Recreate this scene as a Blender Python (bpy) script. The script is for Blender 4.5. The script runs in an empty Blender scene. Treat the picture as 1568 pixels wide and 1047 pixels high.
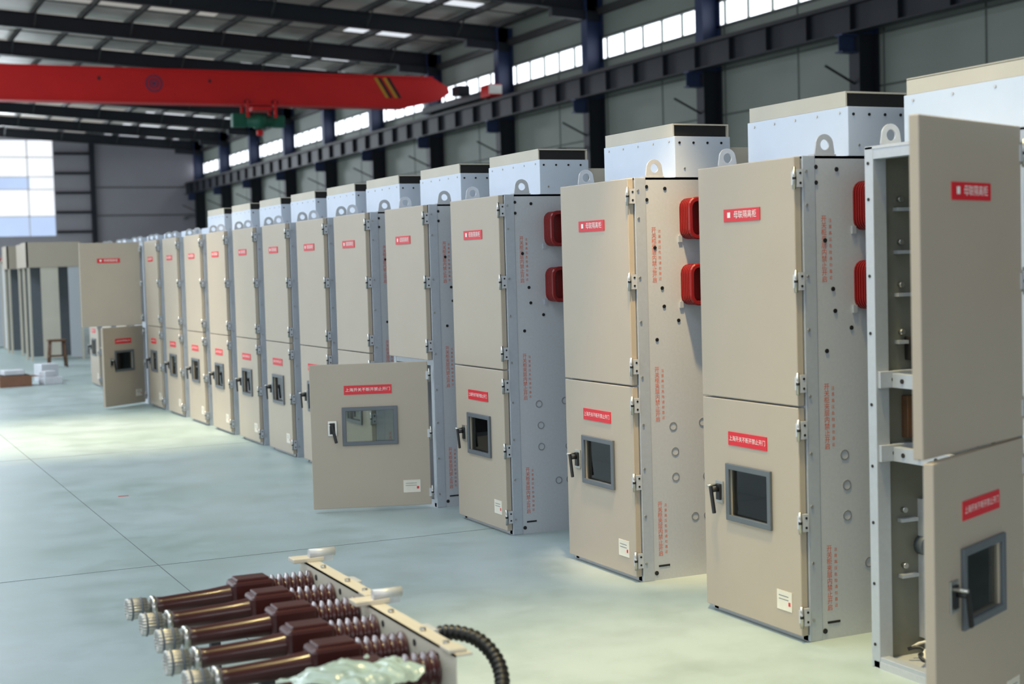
import bpy, bmesh, math, random
from mathutils import Matrix, Vector, noise
random.seed(3)
scene = bpy.context.scene
try:
    scene.view_settings.view_transform = 'Standard'
    scene.view_settings.look = 'None'
except Exception:
    pass

# ------------------------------------------------------------------ materials
def lin(c):
    return tuple(((v/255)/12.92 if v/255 <= 0.04045 else ((v/255+0.055)/1.055)**2.4) for v in c)

def mat(name, rgb, rough=0.5, metal=0.0, var=0.08, scale=6.0, bump=0.0, bscale=40.0, spec=0.5, coat=0.0):
    m = bpy.data.materials.new(name)
    m.use_nodes = True
    nt = m.node_tree
    b = nt.nodes['Principled BSDF']
    c = lin(rgb)
    tc = nt.nodes.new('ShaderNodeTexCoord')
    n = nt.nodes.new('ShaderNodeTexNoise')
    n.inputs['Scale'].default_value = scale
    n.inputs['Detail'].default_value = 4
    nt.links.new(tc.outputs['Object'], n.inputs['Vector'])
    r = nt.nodes.new('ShaderNodeValToRGB')
    r.color_ramp.elements[0].position = 0.3
    r.color_ramp.elements[1].position = 0.7
    r.color_ramp.elements[0].color = tuple(v*(1-var) for v in c)+(1,)
    r.color_ramp.elements[1].color = tuple(min(1, v*(1+var)) for v in c)+(1,)
    nt.links.new(n.outputs['Fac'], r.inputs['Fac'])
    nt.links.new(r.outputs['Color'], b.inputs['Base Color'])
    b.inputs['Roughness'].default_value = rough
    b.inputs['Metallic'].default_value = metal
    b.inputs['Specular IOR Level'].default_value = spec
    b.inputs['Coat Weight'].default_value = coat
    if bump > 0:
        n2 = nt.nodes.new('ShaderNodeTexNoise')
        n2.inputs['Scale'].default_value = bscale
        n2.inputs['Detail'].default_value = 3
        nt.links.new(tc.outputs['Object'], n2.inputs['Vector'])
        bp = nt.nodes.new('ShaderNodeBump')
        bp.inputs['Strength'].default_value = bump
        bp.inputs['Distance'].default_value = 0.02
        nt.links.new(n2.outputs['Fac'], bp.inputs['Height'])
        nt.links.new(bp.outputs['Normal'], b.inputs['Normal'])
    return m

def emit(name, rgb, strength):
    m = bpy.data.materials.new(name)
    m.use_nodes = True
    nt = m.node_tree
    nt.nodes.remove(nt.nodes['Principled BSDF'])
    e = nt.nodes.new('ShaderNodeEmission')
    tc = nt.nodes.new('ShaderNodeTexCoord')
    n = nt.nodes.new('ShaderNodeTexNoise')
    n.inputs['Scale'].default_value = 0.6
    nt.links.new(tc.outputs['Object'], n.inputs['Vector'])
    r = nt.nodes.new('ShaderNodeValToRGB')
    c = lin(rgb)
    r.color_ramp.elements[0].color = tuple(v*0.85 for v in c)+(1,)
    r.color_ramp.elements[1].color = c+(1,)
    nt.links.new(n.outputs['Fac'], r.inputs['Fac'])
    nt.links.new(r.outputs['Color'], e.inputs['Color'])
    e.inputs['Strength'].default_value = strength
    nt.links.new(e.outputs['Emission'], nt.nodes['Material Output'].inputs['Surface'])
    return m

M_DOOR = mat('beige_powder_coat', (178, 165, 148), 0.42, 0, 0.02, 3, 0.02, 300)
M_CREAM = mat('cream_paint', (198, 190, 174), 0.5, 0, 0.04, 3)
M_GALV = mat('galvanised_steel', (192, 194, 198), 0.42, 0.18, 0.03, 70, 0.0)
M_GALVD = mat('galvanised_edge', (182, 187, 195), 0.4, 0.3, 0.03, 40)
M_KNOCK = mat('knockout_edge', (140, 142, 146), 0.45, 0.3, 0.03, 40)
M_INNER = mat('interior_sheet', (124, 124, 114), 0.4, 0.2, 0.04, 10)
M_WHITE = mat('bluish_white_sheet', (206, 215, 229), 0.42, 0.1, 0.03, 4)
M_BLACK = mat('black_rubber', (16, 16, 18), 0.45, 0, 0.1, 10)
M_DARK = mat('dark_slot', (24, 22, 22), 0.7)
M_RED = mat('red_label', (214, 20, 40), 0.4, 0, 0.03)
M_REDTXT = mat('orange_stencil_ink', (210, 98, 62), 0.6)
M_TXT = mat('white_ink', (240, 236, 230), 0.5, 0, 0.02)
M_GREYFR = mat('grey_window_frame', (92, 98, 104), 0.4, 0, 0.04)
M_STEEL = mat('polished_steel', (190, 188, 182), 0.28, 0.9, 0.05, 20)
M_BUSH = mat('red_epoxy', (128, 16, 15), 0.3, 0, 0.08, 10, coat=0.2)
M_BROWN = mat('brown_epoxy', (62, 24, 23), 0.32, 0, 0.08, 10, coat=0.15)
M_PLATE = mat('nameplate', (226, 220, 204), 0.35)
M_CRANE = mat('crane_red_paint', (218, 22, 24), 0.5, 0, 0.06, 1)
M_YEL = mat('hazard_yellow', (200, 150, 40), 0.5)
M_GREEN = mat('hoist_green', (20, 92, 70), 0.5)
M_NAVY = mat('navy_steel_paint', (42, 56, 92), 0.5, 0, 0.1, 1)
M_NAVYD = mat('dark_steel_paint', (26, 30, 40), 0.55, 0, 0.1, 1)
M_PURLIN = mat('purlin_steel', (58, 57, 58), 0.6, 0.1, 0.1, 1)
M_ROOF = mat('roof_insulation_foil', (190, 184, 174), 0.45, 0.2, 0.4, 0.45, 0.8, 1.8)
M_WALL = mat('wall_panel_paint', (136, 143, 135), 0.6, 0, 0.12, 0.25)
M_WALLG = mat('gable_wall_paint', (160, 156, 164), 0.65, 0, 0.06, 0.3)
M_SEAM = mat('wall_seam', (84, 90, 86), 0.7)
M_WOOD = mat('wood', (96, 66, 44), 0.6, 0, 0.2, 12)
M_CARD = mat('cardboard', (130, 92, 72), 0.8)
M_FOAM = mat('white_foam', (205, 206, 212), 0.8)
M_FILM = mat('plastic_film', (166, 184, 174), 0.25, 0, 0.15, 14)
M_WIN = emit('daylight_window', (240, 246, 255), 3.2)
M_WINF = emit('daylight_window_far', (244, 248, 255), 1.25)
M_WIN2 = emit('daylight_window_blue', (196, 218, 255), 1.1)
M_WIN3 = emit('daylight_window_side', (226, 238, 255), 0.85)
M_SKYL = emit('skylight_sheet', (232, 238, 246), 1.1)
M_FOILGLOW = emit('foil_reflection_glow', (190, 188, 182), 0.75)  # grey emission imitates light reflected off the roof foil

def glass():
    m = bpy.data.materials.new('tinted_glass')
    m.use_nodes = True
    nt = m.node_tree
    nt.nodes.remove(nt.nodes['Principled BSDF'])
    t = nt.nodes.new('ShaderNodeBsdfTransparent'); t.inputs['Color'].default_value = (0.62, 0.66, 0.64, 1)
    g = nt.nodes.new('ShaderNodeBsdfGlossy'); g.inputs['Roughness'].default_value = 0.03
    f = nt.nodes.new('ShaderNodeFresnel'); f.inputs['IOR'].default_value = 1.6
    mx = nt.nodes.new('ShaderNodeMixShader')
    nt.links.new(f.outputs[0], mx.inputs[0])
    nt.links.new(t.outputs[0], mx.inputs[1]); nt.links.new(g.outputs[0], mx.inputs[2])
    nt.links.new(mx.outputs[0], nt.nodes['Material Output'].inputs['Surface'])
    return m
M_GLASS = glass()

def floor_mat():
    m = bpy.data.materials.new('painted_concrete_floor')
    m.use_nodes = True
    nt = m.node_tree; N = nt.nodes; L = nt.links
    b = N['Principled BSDF']
    tc = N.new('ShaderNodeTexCoord')
    n = N.new('ShaderNodeTexNoise'); n.inputs['Scale'].default_value = 0.4; n.inputs['Detail'].default_value = 7
    L.new(tc.outputs['Object'], n.inputs['Vector'])
    r = N.new('ShaderNodeValToRGB')
    r.color_ramp.elements[0].position = 0.3; r.color_ramp.elements[1].position = 0.72
    r.color_ramp.elements[0].color = lin((156, 174, 170))+(1,)
    r.color_ramp.elements[1].color = lin((184, 196, 198))+(1,)
    L.new(n.outputs['Fac'], r.inputs['Fac'])
    n2 = N.new('ShaderNodeTexNoise'); n2.inputs['Scale'].default_value = 2.2; n2.inputs['Detail'].default_value = 12
    n2.inputs['Roughness'].default_value = 0.72
    L.new(tc.outputs['Object'], n2.inputs['Vector'])
    mr = N.new('ShaderNodeMapRange'); mr.inputs[1].default_value = 0.35; mr.inputs[2].default_value = 0.65
    mr.inputs[3].default_value = 0.35; mr.inputs[4].default_value = 0.55
    L.new(n2.outputs['Fac'], mr.inputs[0])
    L.new(mr.outputs[0], b.inputs['Roughness'])
    mx = N.new('ShaderNodeMix'); mx.data_type = 'RGBA'; mx.blend_type = 'MULTIPLY'
    r2 = N.new('ShaderNodeValToRGB')
    r2.color_ramp.elements[0].position = 0.34; r2.color_ramp.elements[1].position = 0.56
    r2.color_ramp.elements[0].color = (0.80, 0.82, 0.79, 1); r2.color_ramp.elements[1].color = (1, 1, 1, 1)
    L.new(n2.outputs['Fac'], r2.inputs['Fac'])
    mx.inputs['Factor'].default_value = 0.85
    L.new(r.outputs['Color'], mx.inputs[6]); L.new(r2.outputs['Color'], mx.inputs[7])
    L.new(mx.outputs[2], b.inputs['Base Color'])
    return m
M_FLOOR = floor_mat()
M_JOINT = mat('floor_joint', (112, 120, 120), 0.8)

# ------------------------------------------------------------------ mesh builder
class MB:
    def __init__(s):
        s.v = []; s.f = []; s.mi = []; s.sm = []; s.mats = []
    def add(s, vs, fs, m, smooth=False, M=None):
        if m not in s.mats: s.mats.append(m)
        k = s.mats.index(m); o = len(s.v)
        for p in vs:
            p = Vector(p)
            if M is not None: p = M @ p
            s.v.append(tuple(p))
        for i, f in enumerate(fs):
            s.f.append([o+q for q in f]); s.mi.append(k)
            s.sm.append(smooth[i] if isinstance(smooth, list) else smooth)
    def box(s, x0, x1, y0, y1, z0, z1, m, bevel=0, M=None):
        vs = [(x0,y0,z0),(x1,y0,z0),(x1,y1,z0),(x0,y1,z0),(x0,y0,z1),(x1,y0,z1),(x1,y1,z1),(x0,y1,z1)]
        fs = [(0,3,2,1),(4,5,6,7),(0,1,5,4),(1,2,6,5),(2,3,7,6),(3,0,4,7)]
        if bevel > 0:
            bm = bmesh.new()
            bv = [bm.verts.new(p) for p in vs]
            for f in fs: bm.faces.new([bv[i] for i in f])
            bmesh.ops.bevel(bm, geom=bm.edges[:], offset=bevel, segments=2, affect='EDGES', profile=0.5)
            bm.verts.index_update()
            vs = [tuple(q.co) for q in bm.verts]; fs = [[q.index for q in f.verts] for f in bm.faces]
            bm.free()
        s.add(vs, fs, m, False, M)
    def holed(s, x0, x1, y0, y1, z0, z1, hole, m, bevel=0.004):
        hy0, hy1, hz0, hz1 = hole
        ys = [y0, hy0, hy1, y1]; zs = [z0, hz0, hz1, z1]
        bm = bmesh.new()
        g = [[[bm.verts.new((x, y, z)) for z in zs] for y in ys] for x in (x0, x1)]
        for i in range(3):
            for j in range(3):
                if i == 1 and j == 1: continue
                bm.faces.new([g[0][i][j], g[0][i][j+1], g[0][i+1][j+1], g[0][i+1][j]])
                bm.faces.new([g[1][i][j], g[1][i+1][j], g[1][i+1][j+1], g[1][i][j+1]])
        for i in range(3):
            for j in (0, 3):
                bm.faces.new([g[0][i][j], g[0][i+1][j], g[1][i+1][j], g[1][i][j]])
                bm.faces.new([g[0][j][i], g[0][j][i+1], g[1][j][i+1], g[1][j][i]])
        for j in (1, 2):
            bm.faces.new([g[0][1][j], g[0][2][j], g[1][2][j], g[1][1][j]])
            bm.faces.new([g[0][j][1], g[0][j][2], g[1][j][2], g[1][j][1]])
        bmesh.ops.recalc_face_normals(bm, faces=bm.faces[:])
        ed = [e for e in bm.edges if len(e.link_faces) == 2 and e.calc_face_angle() > 1.0]
        bmesh.ops.bevel(bm, geom=ed, offset=bevel, segments=2, affect='EDGES', profile=0.5)
        bm.verts.index_update()
        s.add([tuple(q.co) for q in bm.verts], [[q.index for q in f.verts] for f in bm.faces], m)
        bm.free()
    def lathe(s, p0, p1, prof, m, seg=20, M=None, capped=True):
        p0 = Vector(p0); p1 = Vector(p1); ax = (p1-p0).normalized(); Ln = (p1-p0).length
        up = Vector((0, 0, 1)) if abs(ax.z) < 0.9 else Vector((1, 0, 0))
        a = ax.cross(up).normalized(); b = ax.cross(a)
        vs = []; fs = []; sm = []
        for (t, r) in prof:
            for i in range(seg):
                th = 2*math.pi*i/seg
                vs.append(tuple(p0+ax*(t*Ln)+(a*math.cos(th)+b*math.sin(th))*r))
        for k in range(len(prof)-1):
            for i in range(seg):
                j = (i+1) % seg
                fs.append((k*seg+i, k*seg+j, (k+1)*seg+j, (k+1)*seg+i)); sm.append(True)
        if capped:
            fs.append(tuple(reversed(range(seg)))); sm.append(False)
            o = (len(prof)-1)*seg
            fs.append(tuple(range(o, o+seg))); sm.append(False)
        s.add(vs, fs, m, sm, M)
    def cyl(s, p0, p1, r, m, seg=18, M=None):
        s.lathe(p0, p1, [(0, r), (1, r)], m, seg, M)
    def loft(s, rings, m, smooth=True, cap0=True, cap1=True):
        n = len(rings[0]); vs = [p for r in rings for p in r]; fs = []; sm = []
        for k in range(len(rings)-1):
            for i in range(n):
                j = (i+1) % n
                fs.append((k*n+i, k*n+j, (k+1)*n+j, (k+1)*n+i)); sm.append(smooth)
        if cap0: fs.append(tuple(reversed(range(n)))); sm.append(False)
        if cap1: fs.append(tuple(range((len(rings)-1)*n, len(rings)*n))); sm.append(False)
        s.add(vs, fs, m, sm)
    def annulus(s, outer, inner, off, m):
        n = len(outer); off = Vector(off)
        vs = [Vector(p) for p in outer]+[Vector(p) for p in inner]
        vs += [p+off for p in vs]
        fs = []
        for i in range(n):
            j = (i+1) % n
            fs += [(i, j, n+j, n+i), (2*n+i, 3*n+i, 3*n+j, 2*n+j), (i, 2*n+i, 2*n+j, j), (n+i, n+j, 3*n+j, 3*n+i)]
        s.add(vs, fs, m)
    def sweep(s, pts, rad, m, seg=14):
        rings = []
        for i, p in enumerate(pts):
            p = Vector(p)
            d = (Vector(pts[min(i+1, len(pts)-1)])-Vector(pts[max(i-1, 0)])).normalized()
            up = Vector((0.13, 0.2, 1)).normalized()
            a = d.cross(up).normalized(); b = d.cross(a)
            r = rad(i)
            rings.append([tuple(p+(a*math.cos(2*math.pi*k/seg)+b*math.sin(2*math.pi*k/seg))*r) for k in range(seg)])
        s.loft(rings, m)
    def mesh(s, name):
        me = bpy.data.meshes.new(name)
        me.from_pydata(s.v, [], s.f)
        for m in s.mats: me.materials.append(m)
        for i, p in enumerate(me.polygons):
            p.material_index = s.mi[i]; p.use_smooth = s.sm[i]
        me.update()
        return me
    def obj(s, name, parent=None, loc=(0, 0, 0), rz=0):
        return place(s.mesh(name), name, parent, loc, rz)

def place(me, name, parent=None, loc=(0, 0, 0), rz=0):
    o = bpy.data.objects.new(name, me)
    scene.collection.objects.link(o)
    o.location = loc; o.rotation_euler = (0, 0, rz)
    if parent: o.parent = parent
    return o

def empty(name, loc=(0, 0, 0)):
    e = bpy.data.objects.new(name, None)
    e.empty_display_size = 0.2
    scene.collection.objects.link(e); e.location = loc
    return e

_tc = {}
def textmesh(body, size, space=1.0):
    k = (body, size, space)
    if k in _tc: return _tc[k]
    cu = bpy.data.curves.new('t', 'FONT'); cu.body = body; cu.size = size
    cu.align_x = 'CENTER'; cu.align_y = 'CENTER'; cu.space_line = space; cu.resolution_u = 3
    o = bpy.data.objects.new('t', cu); scene.collection.objects.link(o)
    bpy.context.view_layer.update()
    me = bpy.data.meshes.new_from_object(o.evaluated_get(bpy.context.evaluated_depsgraph_get()))
    r = ([tuple(v.co) for v in me.vertices], [list(p.vertices) for p in me.polygons])
    bpy.data.objects.remove(o); bpy.data.curves.remove(cu); bpy.data.meshes.remove(me)
    _tc[k] = r
    return r
def on_front(x, y, z):
    return Matrix(((0, 0, -1, x), (-1, 0, 0, y), (0, 1, 0, z), (0, 0, 0, 1)))
def on_side(x, y, z):
    return Matrix(((1, 0, 0, x), (0, 0, -1, y), (0, 1, 0, z), (0, 0, 0, 1)))
def addtext(mb, body, size, M, m, space=1.0):
    v, f = textmesh(body, size, space)
    if v: mb.add(v, f, m, False, M)

# ------------------------------------------------------------------ switchgear cabinet
W = 0.80; H = 2.20; FX = 3.965; DEP = 1.45
DT = 0.036

def hinge(mb, z):
    mb.box(0.004, 0.034, -0.016, -0.001, z-0.04, z+0.04, M_GALV)
    mb.box(-0.006, 0.0, 0.0, 0.018, z-0.03, z+0.03, M_GALV)
    mb.cyl((-0.006, -0.006, z-0.05), (-0.006, -0.006, z+0.05), 0.0075, M_STEEL, 10)
    mb.cyl((-0.006, -0.006, z-0.006), (-0.006, -0.006, z+0.006), 0.009, M_BLACK, 10)
    for dz in (-0.022, 0.022):
        mb.cyl((0.02, -0.018, z+dz), (0.02, -0.015, z+dz), 0.006, M_BLACK, 8)

def upper_door():
    mb = MB()
    mb.box(0, DT, 0.004, W-0.002, 1.078, H-0.004, M_DOOR, 0.004)
    mb.box(-0.004, 0.001, 0.27, 0.57, 1.925, 1.985, M_RED)
    addtext(mb, '\u25a0', 0.035, on_front(-0.0048, 0.525, 1.955), M_TXT)
    addtext(mb, '\u6bcd\u8054\u9694\u79bb\u67dc', 0.038, on_front(-0.0048, 0.39, 1.955), M_TXT)
    for z in (2.10, 1.64, 1.18): hinge(mb, z)
    mb.box(DT, DT+0.012, 0.03, W-0.03, 1.11, 1.14, M_GALV); mb.box(DT, DT+0.012, 0.03, W-0.03, H-0.06, H-0.03, M_GALV)
    mb.box(DT, DT+0.012, 0.03, 0.06, 1.11, H-0.03, M_GALV); mb.box(DT, DT+0.012, W-0.06, W-0.03, 1.11, H-0.03, M_GALV)
    return mb.mesh('upper_door')

def lower_door():
    mb = MB()
    wy0, wy1, wz0, wz1 = 0.24, 0.565, 0.505, 0.735
    mb.holed(0, DT, 0.004, W-0.002, 0.03, 1.070, (wy0, wy1, wz0, wz1), M_DOOR)
    mb.box(0.012, 0.018, wy0-0.001, wy1+0.001, wz0-0.001, wz1+0.001, M_GLASS)
    f = 0.024
    for a in ((wy0-f, wy1+f, wz1-0.004, wz1+f), (wy0-f, wy1+f, wz0-f, wz0+0.004), (wy0-f, wy0+0.004, wz0, wz1), (wy1-0.004, wy1+f, wz0, wz1)):
        mb.box(-0.014, 0.0, a[0], a[1], a[2], a[3], M_GREYFR, 0.003)
        mb.box(-0.006, 0.010, a[0]+0.012, a[1]-0.012, a[2]+0.003, a[3]-0.003, M_GREYFR)
    mb.box(-0.004, 0.001, 0.25, 0.57, 0.85, 0.915, M_RED)
    addtext(mb, '\u4e0a\u6d77\u5f00\u5173\u4e0d\u65ad\u5f00\u7981\u6b62\u5f00\u95e8', 0.0275, on_front(-0.0048, 0.41, 0.8825), M_TXT)
    hy = 0.655; hz = 0.61
    mb.box(-0.008, 0.001, hy-0.032, hy+0.032, hz-0.055, hz+0.055, M_STEEL, 0.003)
    mb.box(-0.016, -0.008, hy-0.018, hy+0.018, hz-0.04, hz+0.04, M_BLACK, 0.003)
    mb.cyl((-0.05, hy, hz+0.012), (-0.008, hy, hz+0.012), 0.012, M_BLACK, 14)
    Mr = Matrix.Translation((-0.05, hy, hz+0.012)) @ Matrix.Rotation(math.radians(-12), 4, 'X')
    mb.box(-0.010, 0.004, -0.010, 0.010, -0.115, 0.02, M_BLACK, 0.004, Mr)
    mb.cyl((-0.062, hy+0.022, hz+0.03), (-0.008, hy+0.022, hz+0.03), 0.007, M_STEEL, 12)
    mb.box(-0.003, 0.001, 0.075, 0.19, 0.125, 0.215, M_PLATE)
    for k in range(2):
        mb.box(-0.0036, -0.0029, 0.10, 0.175, 0.19-k*0.016, 0.193-k*0.016, M_GREYFR)
    mb.box(-0.0038, -0.0029, 0.085, 0.10, 0.150, 0.168, M_RED)
    for z in (0.97, 0.55, 0.12): hinge(mb, z)
    mb.box(DT, DT+0.012, 0.03, W-0.03, 0.05, 0.08, M_GALV); mb.box(DT, DT+0.012, 0.03, W-0.03, 1.02, 1.05, M_GALV)
    mb.box(DT, DT+0.012, 0.03, 0.06, 0.05, 1.05, M_GALV); mb.box(DT, DT+0.012, W-0.06, W-0.03, 0.05, 1.05, M_GALV)
    return mb.mesh('lower_door')

def rrect(cx, cz, hw, hh, r, y, n=5):
    pts = []
    for (sx, sz, a0) in ((1, 1, 0), (-1, 1, 90), (-1, -1, 180), (1, -1, 270)):
        for k in range(n):
            a = math.radians(a0+90*k/(n-1))
            pts.append((cx+sx*(hw-r)+abs(math.cos(a))*sx*r, y, cz+sz*(hh-r)+abs(math.sin(a))*sz*r))
    return pts

def bushing(mb, cx, cz):
    hw, hh = 0.080, 0.112
    rings = [rrect(cx, cz, hw, hh, 0.05, 0.0)]
    y = 0.0
    for k in range(5):
        for (dy, s) in ((0.002, 0.0), (0.008, 0.0), (0.010, -0.007), (0.015, -0.007)):
            rings.append(rrect(cx, cz, hw+s, hh+s, 0.05+s, -(y+dy)))
        y += 0.017
    rings.append(rrect(cx, cz, hw, hh, 0.05, -(y+0.002)))
    rings.append(rrect(cx, cz, hw+0.003, hh+0.003, 0.052, -(y+0.012)))
    rings.append(rrect(cx, cz, hw-0.004, hh-0.004, 0.046, -(y+0.018)))
    rings.append(rrect(cx, cz, hw-0.020, hh-0.020, 0.035, -(y+0.018)))
    rings.append(rrect(cx, cz, hw-0.024, hh-0.024, 0.03, -0.01))
    mb.loft(rings, M_BUSH, smooth=False, cap0=False, cap1=True)
    mb.box(cx-hw-0.012, cx-hw+0.01, -0.01, 0.0, cz-hh-0.015, cz-hh+0.02, M_GALVD)

def lifting_eye(mb, x, y):
    n = 24; ro = 0.048; zc = H+0.05; hz_ = 0.05
    outer = []; inner = []
    for i in range(n):
        a = 2*math.pi*i/n
        c, s_ = math.cos(a), math.sin(a)
        if s_ >= 0: outer.append((x+ro*c, y, zc+ro*s_))
        else:
            k = hz_/max(-s_, 1e-6)
            xx = c*k
            if abs(xx) <= 0.056: outer.append((x+xx, y, H))
            else: outer.append((x+math.copysign(0.048+0.008*(-s_)/0.7, c), y, zc+s_*hz_/0.72 if -s_ < 0.7 else H))
        inner.append((x+0.024*c, y, zc+0.024*s_))
    mb.annulus(outer, inner, (0, 0.008, 0), M_GALV)
    mb.box(x-0.06, x+0.06, y-0.002, y+0.045, H-0.001, H+0.008, M_GALV)

def body(kind='full', side_mat=None, bw=(0.0, 0.8), W=0.8):
    sm_ = side_mat or M_GALV
    mb = MB()
    x0 = DT+0.004
    for (ya, yb) in ((0.0, 0.012), (W-0.012, W)):
        mb.box(x0+0.055, DEP, ya, yb, 0.0, H, sm_)
    for ya, yb in ((-0.004, 0.05), (W-0.05, W+0.004)):
        mb.box(x0, x0+0.07, ya, yb, 0.0, H, M_GALVD, 0.003)
    for ya, yb in ((-0.003, 0.04), (W-0.04, W+0.003)):
        mb.box(DEP-0.05, DEP, ya, yb, 0.0, H, M_GALVD)
    mb.box(DEP-0.012, DEP-0.002, 0.01, W-0.01, 0.0, H, sm_)
    mb.box(x0, DEP, 0, W, H-0.012, H, M_GALV)
    mb.box(x0, DEP, 0.012, W-0.012, 0.0, 0.03, M_GALV)
    bars = ((0.0, 0.05), (H-0.055, H-0.002)) if kind == 'wide' else ((0.0, 0.05), (1.035, 1.11), (H-0.055, H-0.002))
    for z0, z1 in bars:
        mb.box(x0+0.002, x0+0.05, 0.045, W-0.045, z0, z1, M_GALVD, 0.002)
    if kind == 'wide':
        mb.box(x0+0.071, DEP*0.6, W-0.016, W-0.0125, 0.03, H-0.02, M_INNER)
    else:
        mb.box(x0+0.05, DEP*0.6, 0.012, W-0.012, 1.06, 1.075, M_GALV)
    mb.box(DEP*0.6, DEP*0.6+0.01, 0.012, W-0.012, 0.03, H-0.02, M_INNER)
    for z in (2.13, 1.98, 1.66, 1.42, 1.12, 0.86, 0.62, 0.36, 0.10):
        mb.cyl((x0+0.02, -0.0035, z), (x0+0.02, -0.009, z), 0.007, M_STEEL, 8)
        mb.cyl((x0-0.003, W-0.02, z), (x0+0.001, W-0.02, z), 0.007, M_DARK, 8)
    for (hx, hz) in ((0.075, 2.15), (0.19, 2.14), (0.075, 2.08), (0.12, 1.82), (0.16, 1.60), (0.12, 1.32), (0.17, 1.50), (0.26, 1.42)):
        mb.cyl((x0+hx, -0.0045, hz), (x0+hx, 0.0, hz), 0.010, M_BLACK, 12)
    for (hx, hz) in ((0.22, 0.70), (0.22, 0.56), (0.21, 0.84), (0.34, 0.33), (0.42, 0.33), (0.42, 0.55), (0.50, 0.70), (0.46, 0.40), (0.40, 0.85), (0.45, 1.10), (0.44, 0.12), (0.44, 0.95)):
        n = 16
        o = [(x0+hx+0.024*math.cos(2*math.pi*i/n), 0.0, hz+0.024*math.sin(2*math.pi*i/n)) for i in range(n)]
        q = [(x0+hx+0.019*math.cos(2*math.pi*i/n), 0.0, hz+0.019*math.sin(2*math.pi*i/n)) for i in range(n)]
        mb.annulus(o, q, (0, -0.003, 0), M_KNOCK)
    mb.box(x0+0.10, x0+0.17, -0.003, 0.001, 0.072, 0.082, M_DARK)
    mb.cyl((x0+0.085, -0.004, 0.04), (x0+0.085, 0.0, 0.04), 0.012, M_DARK, 12)
    def col(s_): return '\n'.join(s_)
    t1 = '\u5f00\u5173\u67dc\u5939\u5c42\u5185\u7981\u6b62\u5f00\u542f'; t2 = '\u6ce8\u610f\u9ad8\u538b\u5371\u9669\u8bf7\u52ff\u9760\u8fd1'
    for zc in (1.78, 1.02, 0.28):
        addtext(mb, col(t1), 0.031, on_side(x0+0.115, -0.0012, zc), M_REDTXT, 0.98)
        addtext(mb, col(t2), 0.018, on_side(x0+0.15, -0.0012, zc), M_REDTXT, 1.6)
    if kind != 'far':
        for (bx, bz) in ((0.40, 1.975), (0.40, 1.615), (0.78, 1.80)):
            bushing(mb, bx, bz)
    for y in (0.002, W-0.012):
        lifting_eye(mb, 0.17, y); lifting_eye(mb, DEP-0.15, y)
    if kind in ('full', 'wide'):
        a, b = bw
        mb.box(0.30, 0.66, a, b, H, H+0.225, M_WHITE, 0.003)
        zt = H+0.225
        mb.box(0.30, 0.308, a+0.015, b-0.02, zt, zt+0.065, M_CREAM)
        mb.box(0.652, 0.66, a+0.015, b-0.02, zt, zt+0.065, M_CREAM)
        mb.box(0.30, 0.66, a+0.015, b-0.02, zt+0.062, zt+0.07, M_CREAM)
        mb.box(0.31, 0.65, a+0.03, b-0.04, zt, zt+0.06, M_DARK)
        for x in (0.33, 0.42, 0.51, 0.60):
            mb.cyl((x, a-0.004, H+0.19), (x, a, H+0.19), 0.007, M_BLACK, 8)
        for x in (0.36, 0.6):
            mb.cyl((x, a-0.004, H+0.05), (x, a, H+0.05), 0.006, M_STEEL, 8)
        for k in range(5):
            y = a+0.06+(b-a-0.12)*k/4
            mb.cyl((0.296, y, H+0.20), (0.30, y, H+0.20), 0.006, M_STEEL, 8)
        mb.box(0.66, DEP-0.05, a+0.02, b-0.02, H, H+0.17, M_CREAM, 0.003)
    else:
        mb.box(0.5, DEP-0.2, 0.03, W-0.03, H, H+0.12, M_WHITE, 0.003)
    return mb.mesh('cabinet_body')

ME_U = upper_door(); ME_L = lower_door()
W0 = 0.93
ME_BF = body('full'); ME_B0 = body('wide', None, (-0.10, 0.99), W0); ME_BX = body('far')

def cabinet(y, me, up=0, lo=0, x=FX):
    e = empty('switchgear_cabinet', (x, y, 0))
    place(me, 'cabinet_body', e)
    u = place(ME_U, 'upper_door', e, (0, 0, 0), math.radians(up))
    l = place(ME_L, 'lower_door', e, (0, 0, 0), math.radians(lo))
    return e, u, l

CAB0, u0, l0 = cabinet(4.07, ME_B0, 113, 115.5, 3.95)
cabinet(5.46, ME_BF)
cabinet(6.96, ME_BF)
cabinet(8.63, ME_BF)
_, _, l4 = cabinet(9.93, ME_BF, 0, 72)
l4.scale = (1, 1.07, 1)
for y in (11.18, 12.26, 13.40, 14.54, 15.70, 16.84): cabinet(y, ME_BF)
cabinet(18.04, ME_BX); cabinet(19.20, ME_BX)
cabinet(20.30, ME_BX, 90, 129)
for y in (21.5, 22.7, 23.9): cabinet(y, ME_BX)

# interior gear of the open near cabinet
mb = MB()
yi = W0-0.016
for z in (1.19, 0.88):
    mb.box(0.05, 0.85, yi-0.05, yi-0.002, z, z+0.07, M_GALVD, 0.002)
    for k in range(8):
        mb.cyl((0.12+0.09*k, yi-0.053, z+0.035), (0.12+0.09*k, yi-0.049, z+0.035), 0.011, M_DARK, 10)
    mb.box(0.112, 0.15, 0.05, yi-0.05, z, z+0.06, M_GALVD, 0.002)
    for k in range(8):
        mb.cyl((0.108, 0.1+0.1*k, z+0.03), (0.113, 0.1+0.1*k, z+0.03), 0.01, M_DARK, 10)
for k, z in enumerate((1.98, 1.8, 1.62, 1.42, 0.66, 0.42)):
    mb.cyl((0.2, yi-0.02, z), (0.2, yi, z), 0.012, M_STEEL, 10)
    mb.cyl((0.34, yi-0.02, z-0.05), (0.34, yi, z-0.05), 0.012, M_STEEL, 10)
    mb.box(0.17, 0.26, yi-0.03, yi, z-0.05, z-0.035, M_GALVD)
mb.box(0.28, 0.30, 0.55, yi, 0.1, 0.7, M_GALV)
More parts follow.
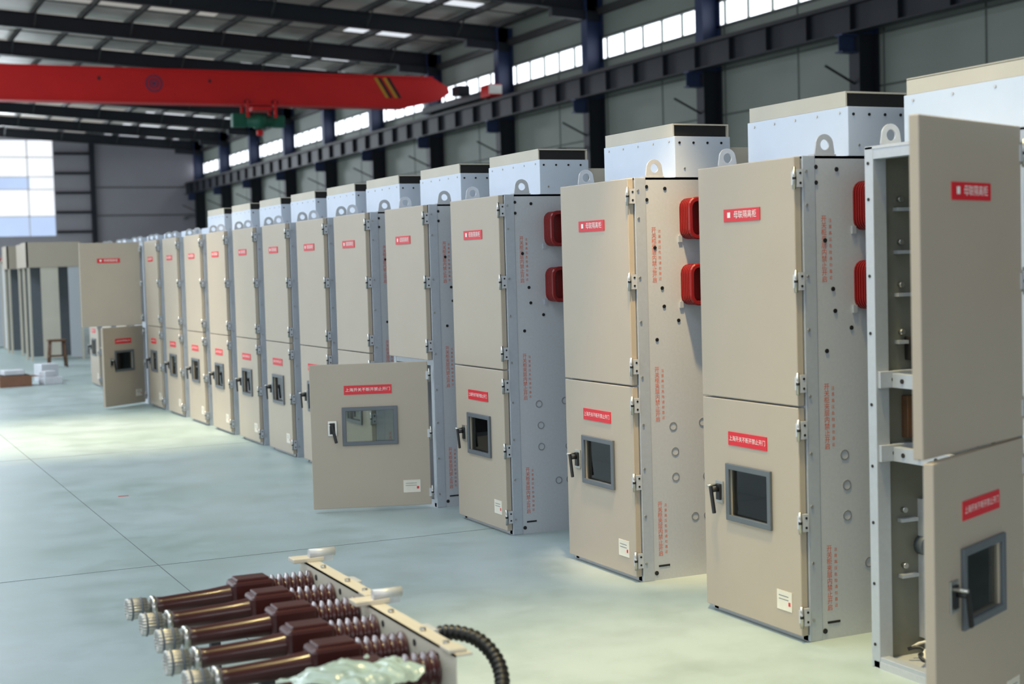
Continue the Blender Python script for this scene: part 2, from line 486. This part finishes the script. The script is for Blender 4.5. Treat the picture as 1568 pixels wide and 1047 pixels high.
mb.cyl((0.3, yi-0.05, 0.5), (0.3, yi, 0.5), 0.045, M_GREYFR, 18)
mb.box(0.22, 0.34, yi-0.06, yi, 1.30, 1.40, M_DARK, 0.004)
mb.box(0.20, 0.26, yi-0.04, yi, 0.97, 1.15, M_WOOD, 0.004)
pts = [(0.15+0.05*math.sin(k*0.5), yi-0.08-0.015*k, 0.08+0.01*math.sin(k)) for k in range(24)]
mb.sweep(pts, lambda i: 0.008, M_BLACK, 8)
mb.sweep([(p[0]+0.04, p[1]+0.02, p[2]+0.02*math.sin(i*0.4)) for i, p in enumerate(pts)], lambda i: 0.006, M_PLATE, 8)
mb.obj('mounting_bracket_set', CAB0)

# ------------------------------------------------------------------ distant enclosures
def enclosure(x, y, w, d, h, m, tall=False):
    e = empty('enclosure_frame', (x, y, 0))
    mb = MB()
    for a in (0, d-0.05):
        for b in (0, w-0.05):
            mb.box(a, a+0.05, b, b+0.05, 0, h, M_CREAM)
    if tall:
        mb.box(-0.02, 0.02, -0.02, w+0.02, h*0.79, h, M_DOOR)
        mb.box(-0.02, d, -0.02, 0.0, h*0.79, h, M_DOOR)
        mb.box(0.26, 0.62, 0.0, 0.012, 0.05, h*0.79, M_CREAM)
        mb.box(0.82, d-0.05, 0.0, 0.012, 0.05, h*0.79, M_GALV)
        mb.box(0.05, d, w-0.02, w, 0.05, h*0.79, M_GREYFR)
    else:
        mb.box(0.01, d-0.01, 0.0, 0.012, 0.05, h*0.97, m)
        mb.box(0.0, 0.012, 0.05, w*0.55, 0.05, h*0.95, m)
        mb.box(0.01, d-0.01, w-0.012, w, 0.05, h*0.97, m)
    mb.box(0, d, 0, w, h-0.02, h, M_DOOR)
    mb.obj('frame_panels', e)
for i, y in enumerate((32.5, 34.3, 36.0, 37.8, 39.6, 41.5, 43.6, 46, 48.5)):
    enclosure(4.0+(0.12 if i % 2 else 0), y, 0.85, 1.1, 2.5 if i < 3 else 2.2, M_CREAM if i < 3 else M_GALV, i < 3)
mb = MB()
for k in range(6):
    yy = 38.2+k*1.9
    mb.lathe((4.3, yy, 2.262), (5.4, yy+0.2, 2.262), [(0, 0.05), (0.1, 0.06), (0.9, 0.06), (1, 0.05)], M_BUSH, 10)
mb.obj('busbar_sleeves')

# stool
mb = MB()
mb.box(-0.17, 0.17, -0.15, 0.15, 0.50, 0.54, M_WOOD, 0.006)
for sx in (-1, 1):
    for sy in (-1, 1):
        mb.lathe((sx*0.165, sy*0.14, 0), (sx*0.13, sy*0.11, 0.50), [(0, 0.018), (1, 0.02)], M_WOOD, 8)
    mb.box(sx*0.15-0.01, sx*0.15+0.01, -0.125, 0.125, 0.2, 0.235, M_WOOD)
mb.box(-0.15, 0.15, -0.01, 0.01, 0.2, 0.235, M_WOOD)
mb.obj('wooden_stool', None, (4.18, 30.0, 0))

# carton and foam on floor
mb = MB()
mb.box(0, 0.50, 0, 0.4, 0, 0.18, M_CARD, 0.004)
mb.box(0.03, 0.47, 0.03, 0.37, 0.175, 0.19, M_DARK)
mb.box(-0.12, 0.0, 0.02, 0.38, 0.17, 0.18, M_CARD, 0.0, Matrix.Rotation(0.1, 4, 'Y'))
mb.box(0.50, 0.62, 0.02, 0.38, 0.15, 0.16, M_CARD, 0.0)
mb.box(0.08, 0.4, 0.05, 0.35, 0.19, 0.27, M_FOAM, 0.01)
mb.obj('open_carton', None, (2.58, 25.0, 0), 0.1)
mb = MB()
for (x, y, z, a, b, c, r) in ((0, 0, 0, 0.3, 0.3, 0.12, 0.2), (0.02, 0.04, 0.12, 0.2, 0.2, 0.10, 0.4), (0.05, 0.7, 0, 0.3, 0.3, 0.3, 0.3)):
    mb.box(0, a, 0, b, 0, c, M_FOAM, 0.01, Matrix.Translation((x, y, z)) @ Matrix.Rotation(r, 4, 'Z'))
mb.obj('foam_packing_blocks', None, (3.28, 25.1, 0))

# ------------------------------------------------------------------ circuit breakers in the foreground
def breaker(yc, xo=0.0):
    e = empty('circuit_breaker', (xo, yc, 0))
    za = 0.465
    for k, dy in enumerate((0.28, 0.0, -0.28)):
        mb = MB(); y = dy; xt = 1.06
        for i in range(20):
            a = 2*math.pi*i/20
            c, s_ = math.cos(a), math.sin(a)
            mb.lathe((xt-0.045, y+0.036*c, za+0.036*s_), (xt+0.035, y+0.033*c, za+0.033*s_), [(0, 0.004), (0.1, 0.0062), (0.9, 0.0062), (1, 0.004)], M_STEEL, 6)
        for xx in (xt-0.025, xt+0.012):
            mb.lathe((xx-0.004, y, za), (xx+0.004, y, za), [(0, 0.041), (0.3, 0.045), (0.7, 0.045), (1, 0.041)], M_GREYFR, 24)
        mb.cyl((xt-0.02, y, za), (xt+0.07, y, za), 0.022, M_STEEL, 20)
        mb.lathe((xt+0.045, y, za), (xt+0.07, y, za), [(0, 0.03), (0.2, 0.042), (0.8, 0.042), (1, 0.036)], M_STEEL, 24)
        mb.lathe((xt+0.06, y, za), (xt+0.42, y, za+0.01), [(0, 0.030), (0.04, 0.036), (0.10, 0.033), (0.6, 0.036), (0.9, 0.044), (1, 0.05)], M_BROWN, 24)
        mb.box(xt+0.36, xt+0.53, y-0.06, y+0.06, za-0.07, za+0.065, M_BROWN, 0.014)
        mb.box(xt+0.38, xt+0.51, y-0.045, y+0.045, za+0.06, za+0.075, M_BROWN, 0.005)
        prof = []
        n = 6
        for i in range(n):
            t = i/n
            prof += [(t, 0.042), (t+0.05, 0.042), (t+0.075, 0.060), (t+0.10, 0.060), (t+0.125, 0.042)]
        prof += [(1, 0.042)]
        mb.lathe((xt+0.52, y, za+0.01), (xt+0.70, y, za+0.01), prof, M_BROWN, 24)
        mb.obj('pole_arm', e)
    mb = MB()
    x = 1.755
    mb.box(x, x+0.006, -0.44, 0.42, 0.40, 0.555, M_CREAM)
    mb.box(x, x+0.06, -0.44, 0.42, 0.549, 0.555, M_CREAM)
    mb.box(x, x+0.06, -0.44, 0.42, 0.40, 0.406, M_CREAM)
    mb.box(x-0.05, x+0.08, 0.34, 0.42, 0.555, 0.572, M_CREAM, 0.003)
    mb.box(x-0.01, x+0.05, -0.42, -0.34, 0.555, 0.568, M_CREAM, 0.003)
    y = 0.36
    mb.cyl((x+0.02, y, 0.588), (x+0.13, y, 0.588), 0.018, M_GALV, 16)
    mb.box(x+0.03, x+0.12, y-0.012, y+0.012, 0.552, 0.58, M_GALV)
    y = -0.02
    mb.box(x+0.02, x+0.10, y-0.05, y+0.05, 0.50, 0.545, M_GALV, 0.004)
    for y in (0.2, -0.1, -0.3):
        mb.cyl((x+0.03, y, 0.555), (x+0.03, y, 0.566), 0.011, M_STEEL, 6)
        mb.cyl((x-0.003, y, 0.52), (x+0.001, y, 0.52), 0.012, M_DARK, 10)
    for y in (-0.42, 0.37):
        mb.box(x+0.005, x+0.055, y, y+0.05, 0.0, 0.40, M_CREAM, 0.003)
        mb.box(1.36, 1.40, y, y+0.04, 0.0, 0.36, M_NAVYD, 0.003)
        mb.box(1.36, x+0.01, y, y+0.04, 0.33, 0.37, M_NAVYD, 0.003)
    mb.box(1.47, 1.52, -0.42, 0.41, 0.37, 0.402, M_NAVYD, 0.003)
    mb.box(1.36, 1.40, -0.42, 0.41, 0.12, 0.15, M_NAVYD)
    mb.obj('support_frame', e)
    return e
breaker(5.47); breaker(4.60, -0.035)

def catmull(P, n=14):
    out = []
    Q = [P[0]]+P+[P[-1]]
    for i in range(1, len(Q)-2):
        a, b, c, d = [Vector(q) for q in Q[i-1:i+3]]
        for k in range(n):
            t = k/n
            out.append(0.5*((2*b)+(c-a)*t+(2*a-5*b+4*c-d)*t*t+(-a+3*b-3*c+d)*t**3))
    out.append(Vector(P[-1]))
    return out
mb = MB()
pth = catmull([(1.80, 4.60, 0.50), (1.86, 4.55, 0.525), (1.93, 4.47, 0.51), (1.965, 4.39, 0.45), (1.945, 4.31, 0.38), (1.88, 4.24, 0.33), (1.83, 4.14, 0.22), (1.80, 3.98, 0.08), (1.75, 3.8, 0.03)], 20)
mb.sweep(pth, lambda i: 0.0265 if (i//2) % 2 else 0.0225, M_BLACK, 16)
mb.obj('corrugated_hose')

mb = MB()
nx, ny = 36, 32
vs = []; fs = []
for i in range(nx):
    for j in range(ny):
        u, v = i/(nx-1), j/(ny-1)
        x = 1.28+0.27*u+0.06*math.sin(4*v+1)+0.015*math.sin(17*v); y = 4.04+0.30*v+0.10*u
        z = 0.538+0.006*math.sin(9*u+4*v)+0.022*noise.noise(Vector((u*5, v*5, 0.3)))+0.012*noise.noise(Vector((u*14, v*11, 2.3)))
        ed = min(v, 1-v, u)
        if ed < 0.2: z -= (0.2-ed)*0.15
        vs.append((x, y, z))
for i in range(nx-1):
    for j in range(ny-1):
        fs.append((i*ny+j, (i+1)*ny+j, (i+1)*ny+j+1, i*ny+j+1))
mb.add(vs, fs, M_FILM, True)
mb.obj('plastic_film_sheet')

# ------------------------------------------------------------------ building shell
XR = 20.5; XL = -16.5; XRIDGE = 2.0; YB = -14.0; YF = 86.6
def zr(x):
    return 9.3+0.06*(XR-x) if x >= XRIDGE else 9.3+0.06*(x-XL)
mb = MB(); mb.box(XL, XR, YB, YF, -0.2, 0, M_FLOOR); mb.obj('floor')
mb = MB()
for y in (-3, 2.95, 8.93, 14.9, 20.9, 26.9, 32.9, 38.9): mb.box(XL, XR, y-0.003, y+0.003, 0.0005, 0.0012, M_JOINT)
for x in (-4.2, 1.78, 7.8, 13.8): mb.box(x-0.003, x+0.003, YB, YF, 0.0005, 0.0012, M_JOINT)
mb.box(2.08, 2.16, 11.9, 11.93, 0.0005, 0.0014, M_RED)
mb.obj('trim_floor_joints')

mb = MB()
ws0, ws1 = 7.50, 8.08
mb.box(XR, XR+0.2, YB, YF, 0, ws0, M_WALL)
mb.box(XR, XR+0.2, YB, YF, ws1, 9.8, M_WALL)
k = YB
while k < YF:
    mb.box(XR-0.012, XR, k-0.02, k+0.02, 0, ws0, M_SEAM); k += 3.0
for z in (1.2, 2.6, 4.0, 5.3, 6.4): mb.box(XR-0.02, XR, YB, YF, z-0.02, z+0.02, M_SEAM)
mb.box(XR-0.05, XR, YB, YF, ws0-0.06, ws0, M_SEAM); mb.box(XR-0.05, XR, YB, YF, ws1, ws1+0.06, M_SEAM)
mb.box(XR-0.16, XR, YB, YF, 8.75, 8.95, M_PURLIN)
mb.obj('wall_right')
mb = MB()
mb.box(XR+0.06, XR+0.1, YB, YF, ws0, ws1, M_WIN)
mb.obj('window_1')
mb = MB()
k = YB
while k < YF:
    mb.box(XR, XR+0.06, k-0.025, k+0.025, ws0, ws1, M_WALL); k += 1.0
mb.obj('trim_window_mullions')

def ibeam_col(mb, x0, x1, y, hw, z0, z1, m):
    t = 0.02
    mb.box(x0, x0+t, y-hw, y+hw, z0, z1, m); mb.box(x1-t, x1, y-hw, y+hw, z0, z1, m)
    mb.box(x0+t, x1-t, y-0.008, y+0.008, z0, z1, m)
cols = [1.3+6.0*i for i in range(-2, 15)]
for y in cols:
    e = empty('steel_column', (0, y, 0))
    mb = MB()
    ibeam_col(mb, 19.95, XR-0.03, 0, 0.17, 0, 6.4, M_NAVYD)
    ibeam_col(mb, 19.95, XR-0.03, 0, 0.17, 6.4, 9.3, M_NAVY)
    mb.box(19.9, XR-0.03, -0.2, 0.2, 0, 0.03, M_NAVYD)
    mb.box(19.55, 19.97, -0.12, 0.12, 6.33, 6.37, M_NAVY); mb.box(19.55, 19.97, -0.01, 0.01, 6.0, 6.33, M_NAVY)
    mb.box(19.55, 19.97, -0.12, 0.12, 5.98, 6.01, M_NAVY)
    mb.box(0, 0.9, -0.02, 0.02, -0.02, 0.02, M_NAVYD, 0, Matrix.Translation((19.2, 0, 5.7)) @ Matrix.Rotation(math.radians(25), 4, 'Y'))
    mb.box(19.5, 19.95, 0.9, 0.93, 5.05, 5.08, M_NAVYD); mb.box(19.95, XR-0.03, 0.9, 0.93, 5.05, 5.08, M_NAVYD)
    mb.lathe((19.45, 0.915, 4.95), (19.75, 0.915, 5.05), [(0, 0.10), (0.7, 0.07), (1, 0.03)], M_GREYFR, 12)
    mb.obj('column_shaft', e)
mb = MB()
mb.box(19.60, 19.90, YB, YF, 6.93, 6.96, M_NAVYD); mb.box(19.60, 19.90, YB, YF, 6.37, 6.40, M_NAVYD)
mb.box(19.73, 19.76, YB, YF, 6.40, 6.93, M_NAVYD)
mb.box(19.71, 19.79, YB, YF, 6.96, 7.05, M_PURLIN)
for i in range(int((YF-YB)/1.5)):
    mb.box(19.61, 19.73, YB+i*1.5-0.006, YB+i*1.5+0.006, 6.40, 6.93, M_NAVYD)
mb.obj('crane_runway_beam')

def slope_box(mb, xa, xb, ya, yb, d0, d1, m):
    vs = []
    for (x) in (xa, xb):
        for y in (ya, yb):
            for d in (d0, d1): vs.append((x, y, zr(x)+d))
    fs = [(0,1,3,2),(4,6,7,5),(0,4,5,1),(2,3,7,6),(0,2,6,4),(1,5,7,3)]
    mb.add(vs, fs, m)
for y in cols:
    mb = MB()
    for (xa, xb) in ((XL+0.1, XRIDGE), (XRIDGE, XR-0.1)):
        slope_box(mb, xa, xb, y-0.11, y+0.11, -0.02, 0.0, M_NAVYD)
        slope_box(mb, xa, xb, y-0.11, y+0.11, -0.50, -0.48, M_NAVYD)
        slope_box(mb, xa, xb, y-0.008, y+0.008, -0.48, -0.02, M_NAVYD)
    slope_box(mb, XR-1.6, XR-0.1, y-0.11, y+0.11, -0.74, -0.50, M_NAVYD)
    mb.obj('roof_rafter')
mb = MB()
x = XR-0.4
while x > XL:
    mb.box(x-0.012, x+0.012, YB, YF, zr(x), zr(x)+0.2, M_PURLIN)
    mb.box(x-0.012, x+0.05, YB, YF, zr(x)-0.0, zr(x)+0.012, M_PURLIN)
    x -= 1.5
for y in cols:
    for q in (2.0, 4.0):
        slope_box(mb, XRIDGE, XR-0.3, y+q-0.01, y+q+0.01, 0.06, 0.09, M_PURLIN)
    x = XR-1.9
    while x > 3:
        for sg in (-1, 1):
            vs = [(x-0.02, y+sg*0.05, zr(x)-0.46), (x+0.02, y+sg*0.05, zr(x)-0.46), (x+0.02, y+sg*0.75, zr(x)+0.03), (x-0.02, y+sg*0.75, zr(x)+0.03)]
            mb.add(vs+[(p[0], p[1], p[2]+0.05) for p in vs], [(0,1,2,3),(7,6,5,4),(0,4,5,1),(1,5,6,2),(2,6,7,3),(3,7,4,0)], M_PURLIN)
        x -= 3.0
mb.obj('roof_purlins')
mb = MB()
slope_box(mb, XL-0.2, XRIDGE, YB, YF, 0.22, 0.32, M_ROOF); slope_box(mb, XRIDGE, XR+0.2, YB, YF, 0.22, 0.32, M_ROOF)
mb.obj('ceiling')
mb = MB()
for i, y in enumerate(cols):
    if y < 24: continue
    slope_box(mb, 15.2, 19.4, y+1.2, y+2.2, 0.205, 0.218, M_SKYL)
    slope_box(mb, 16.4, 18.6, y+3.8, y+4.5, 0.205, 0.218, M_SKYL)
    slope_box(mb, 4.0, 14.4, y+1.0, y+1.9, 0.205, 0.218, M_FOILGLOW)  # glowing strips in place of bright foil reflections
    slope_box(mb, 3.0, 12.0, y+3.6, y+4.4, 0.205, 0.218, M_FOILGLOW)
mb.obj('skylight_and_glow_strips')  # skylight sheets together with the glowing foil-reflection strips

mb = MB()
def gable(mb, xa, xb, z0, m):
    vs = [(xa, YF, z0), (xb, YF, z0), (xb, YF, zr(xb)+0.25), (xa, YF, zr(xa)+0.25)]
    vs += [(p[0], YF+0.2, p[2]) for p in vs]
    mb.add(vs, [(0,1,2,3),(7,6,5,4),(0,4,5,1),(1,5,6,2),(2,6,7,3),(3,7,4,0)], m)
gable(mb, 12.3, XR, 0, M_WALLG); gable(mb, XL, 2.0, 0, M_WALLG)
mb.box(2.0, 12.3, YF, YF+0.2, 0, 4.1, M_WALLG)
vs = [(2.0, YF, 9.45), (12.3, YF, 9.45), (12.3, YF, zr(12.3)+0.25), (2.0, YF, zr(2.0)+0.25)]
mb.add(vs+[(p[0], YF+0.2, p[2]) for p in vs], [(0,1,2,3),(7,6,5,4),(0,4,5,1),(1,5,6,2),(2,6,7,3),(3,7,4,0)], M_WALLG)
for z in (4.3, 5.4, 6.5, 7.6, 8.7): mb.box(12.35, 14.3, YF-0.12, YF, z-0.07, z+0.07, M_NAVYD)
for z in (3.6, 5.2, 6.8): mb.box(14.6, XR, YF-0.04, YF, z-0.03, z+0.03, M_SEAM)
mb.box(14.4-0.13, 14.4+0.13, YF-0.35, YF, 0, zr(14.4), M_NAVYD)
mb.obj('wall_far')
mb = MB()
mb.box(2.0, 12.3, YF+0.08, YF+0.12, 4.1, 5.2, M_WIN2); mb.box(2.0, 11.0, YF+0.08, YF+0.12, 6.7, 7.4, M_WIN2)
mb.box(2.0, 12.3, YF+0.08, YF+0.12, 5.2, 6.7, M_WINF)
mb.box(11.0, 12.3, YF+0.08, YF+0.12, 6.7, 7.4, M_WINF); mb.box(2.0, 12.3, YF+0.08, YF+0.12, 7.4, 9.45, M_WINF)
mb.obj('window_2')
mb = MB()
for z in (6.7, 7.4, 5.2, 8.5): mb.box(2.0, 12.3, YF+0.02, YF+0.06, z-0.025, z+0.025, M_TXT)
for x in (5.4, 8.8, 10.9): mb.box(x-0.03, x+0.03, YF+0.02, YF+0.06, 4.1, 9.45, M_TXT)
mb.obj('trim_window_far')
mb = MB()
mb.box(XL-0.2, XL, YB, YF, 0, 1.5, M_WALL); mb.box(XL-0.2, XL, YB, YF, 7.0, 9.8, M_WALL)
mb.obj('wall_left')
mb = MB(); mb.box(XL-0.2, XL-0.1, YB, YF, 1.5, 7.0, M_WIN3); mb.obj('window_3')
mb = MB(); mb.box(XL, XR, YB-0.2, YB, 0, 10.6, M_WALL); mb.obj('wall_rear')

# ------------------------------------------------------------------ overhead travelling crane
e = empty('overhead_crane', (0, 46.6, 0))
mb = MB()
g0, g1 = 7.08, 8.08
prof = [(-15.5, g0+0.5), (-14.2, g0), (18.0, g0), (19.2, g0+0.25), (19.6, g0+0.5), (19.55, g1-0.3), (19.0, g1), (-15.5, g1)]
vs = [(p[0], -0.25, p[1]) for p in prof]+[(p[0], 0.25, p[1]) for p in prof]
n = len(prof)
mb.add(vs, [tuple(range(n)), tuple(reversed(range(n, 2*n)))]+[(i, n+i, n+(i+1) % n, (i+1) % n) for i in range(n)], M_CRANE)
mb.box(-15.4, 18.0, -0.33, 0.33, g0-0.03, g0+0.02, M_CRANE); mb.box(-15.4, 19.0, -0.30, 0.30, g1-0.02, g1+0.03, M_CRANE)
for i in range(2):
    x = 16.9+i*0.32
    vs = [(x, -0.262, g1-0.05), (x+0.11, -0.262, g1-0.05), (x+0.51, -0.262, g0+0.3), (x+0.40, -0.262, g0+0.3)]
    mb.add(vs, [(0,3,2,1)], M_YEL)
    mb.add([(p[0]+0.13, p[1], p[2]) for p in vs], [(0,3,2,1)], M_BLACK)
nn = 28
for r0, r1 in ((0.26, 0.22), (0.15, 0.11)):
    o = [(9.7+r0*math.cos(2*math.pi*i/nn), -0.25, 7.65+r0*math.sin(2*math.pi*i/nn)) for i in range(nn)]
    q = [(9.7+r1*math.cos(2*math.pi*i/nn), -0.25, 7.65+r1*math.sin(2*math.pi*i/nn)) for i in range(nn)]
    mb.annulus(o, q, (0, -0.012, 0), M_NAVY)
mb.box(9.64, 9.76, -0.262, -0.25, 7.60, 7.70, M_NAVY)
for x in (8.0, 11.4): mb.box(x, x+0.08, -0.262, -0.25, 7.72, 7.82, M_NAVYD)
mb.obj('bridge_girder', e)
mb = MB()
mb.box(19.55, 19.93, -3.0, 2.2, 7.12, 7.34, M_NAVYD, 0.02)
mb.box(19.50, 19.93, -3.75, -3.0, 7.1, 7.48, M_CRANE, 0.03); mb.box(19.48, 19.9, -3.8, -3.72, 7.16, 7.44, M_TXT)
for y in (-3.0, 1.8): mb.cyl((19.68, y, 7.24), (19.82, y, 7.24), 0.185, M_DARK, 20)
mb.box(19.1, 19.5, -2.2, -1.6, 7.3, 7.6, M_NAVYD, 0.02)
mb.obj('end_carriage', e)
mb = MB()
hx = 13.05
for dx in (-0.45, 0.45):
    for dy in (-0.30, 0.30):
        mb.cyl((hx+dx, dy-0.03, 7.14), (hx+dx, dy+0.03, 7.14), 0.09, M_DARK, 14)
    mb.box(hx+dx-0.05, hx+dx+0.05, -0.36, -0.33, 6.65, 7.2, M_CRANE); mb.box(hx+dx-0.05, hx+dx+0.05, 0.33, 0.36, 6.65, 7.2, M_CRANE)
mb.box(hx-0.3, hx+0.35, -0.36, 0.36, 6.88, 7.0, M_CRANE, 0.02)
mb.lathe((hx-0.45, -0.1, 6.55), (hx+0.40, -0.1, 6.55), [(0, 0.14), (0.05, 0.19), (0.3, 0.19), (0.32, 0.24), (0.72, 0.24), (0.74, 0.19), (0.95, 0.19), (1, 0.13)], M_GREEN, 20)
mb.box(hx+0.38, hx+0.8, -0.2, 0.1, 6.36, 6.74, M_GREEN, 0.02); mb.box(hx-0.9, hx-0.42, -0.18, 0.12, 6.36, 6.80, M_GREEN, 0.03)
mb.box(hx-0.10, hx+0.10, -0.12, 0.0, 6.10, 6.28, M_CRANE, 0.03)
mb.cyl((hx-0.05, -0.06, 6.25), (hx-0.05, -0.06, 6.45), 0.012, M_BLACK, 8); mb.cyl((hx+0.05, -0.06, 6.25), (hx+0.05, -0.06, 6.45), 0.012, M_BLACK, 8)
hk = [(hx+0.09*math.sin(a), -0.06, 5.92-0.09*math.cos(a)) for a in [math.radians(q) for q in range(180, -100, -14)]]
mb.sweep([(hx, -0.06, 6.12)]+hk[1:], lambda i: 0.02, M_BLACK, 8)
mb.obj('hoist_trolley', e)

# ------------------------------------------------------------------ lights
def area(name, loc, rot, sx, sy, power, col):
    l = bpy.data.lights.new(name, 'AREA'); l.shape = 'RECTANGLE'; l.size = sx; l.size_y = sy
    l.energy = power; l.color = col
    o = bpy.data.objects.new(name, l); scene.collection.objects.link(o)
    o.location = loc; o.rotation_euler = rot
    return o
area('daylight_left_windows', (-15.8, 34, 4.4), (math.radians(90), 0, math.radians(-90)), 96, 5.4, 2500, (0.92, 0.96, 1.0))
area('rear_fill_light', (-2, -13.5, 3.6), (math.radians(90), 0, 0), 16, 6.5, 1300, (0.86, 0.93, 1.0))  # added fill behind the camera for the cabinet sides, rear wall is closed
area('daylight_far_window', (5.5, YF-0.6, 6.4), (math.radians(-90), 0, 0), 9, 5, 2400, (0.85, 0.93, 1.0))
for (x, y, p) in ((-2, 3, 450), (-2, 14, 720), (-3, 26, 1250), (-4, 40, 1700), (-5, 54, 1700), (-4, 68, 1500)):
    area('overhead_fill_light', (x, y, 9.0), (0, 0, 0), 5, 10, p, (0.80, 0.91, 1.0))  # added overhead fill out of view, brightens floor and ceiling
def spot(name, loc, tgt, power, ang, col, r=0.3, blend=0.8):
    l = bpy.data.lights.new(name, 'SPOT'); l.energy = power; l.spot_size = math.radians(ang); l.spot_blend = blend
    l.color = col; l.shadow_soft_size = r
    o = bpy.data.objects.new(name, l); scene.collection.objects.link(o)
    o.location = loc
    o.rotation_euler = (Vector(tgt)-Vector(loc)).to_track_quat('-Z', 'Y').to_euler()
    return o
spot('warm_fill_spot', (2.2, 4.2, 8.6), (3.1, 4.9, 0), 3200, 34, (1.0, 0.82, 0.38), 0.3, 1.0)  # added warm spot for the yellow light on the near floor
spot('warm_fill_spot', (1.4, 15.5, 8.6), (2.7, 16.8, 0), 5200, 36, (1.0, 0.84, 0.56), 0.3, 1.0)  # added warm spot for the cream light patch farther along the floor
spot('warm_fill_spot', (3.45, 5.85, 5.2), (4.2, 6.96, 1.35), 1500, 19, (1.0, 0.74, 0.38), 0.12, 1.0)  # added unseen spot, warms the side panel of a single cabinet

w = bpy.data.worlds.new('world'); scene.world = w; w.use_nodes = True
bg = w.node_tree.nodes['Background']
bg.inputs[0].default_value = (0.7, 0.82, 1.0, 1); bg.inputs[1].default_value = 0.5

# ------------------------------------------------------------------ camera
Yc = Vector((-1063, 88.5, -2265)).normalized()
Zc = Vector((-0.028, 1.0, 0.0)); Zc.z = -(Zc.x*Yc.x+Zc.y*Yc.y)/Yc.z; Zc.normalize()
Xc = Yc.cross(Zc)
R = Matrix((Xc, Yc, Zc))
cam = bpy.data.cameras.new('camera'); co = bpy.data.objects.new('camera', cam)
scene.collection.objects.link(co)
co.matrix_world = Matrix.Translation((0, 0, 1.75)) @ R.to_4x4()
cam.sensor_width = 36; cam.lens = 52.0; cam.clip_end = 300
cam.dof.use_dof = True; cam.dof.focus_distance = 8.6; cam.dof.aperture_fstop = 2.4
scene.camera = co
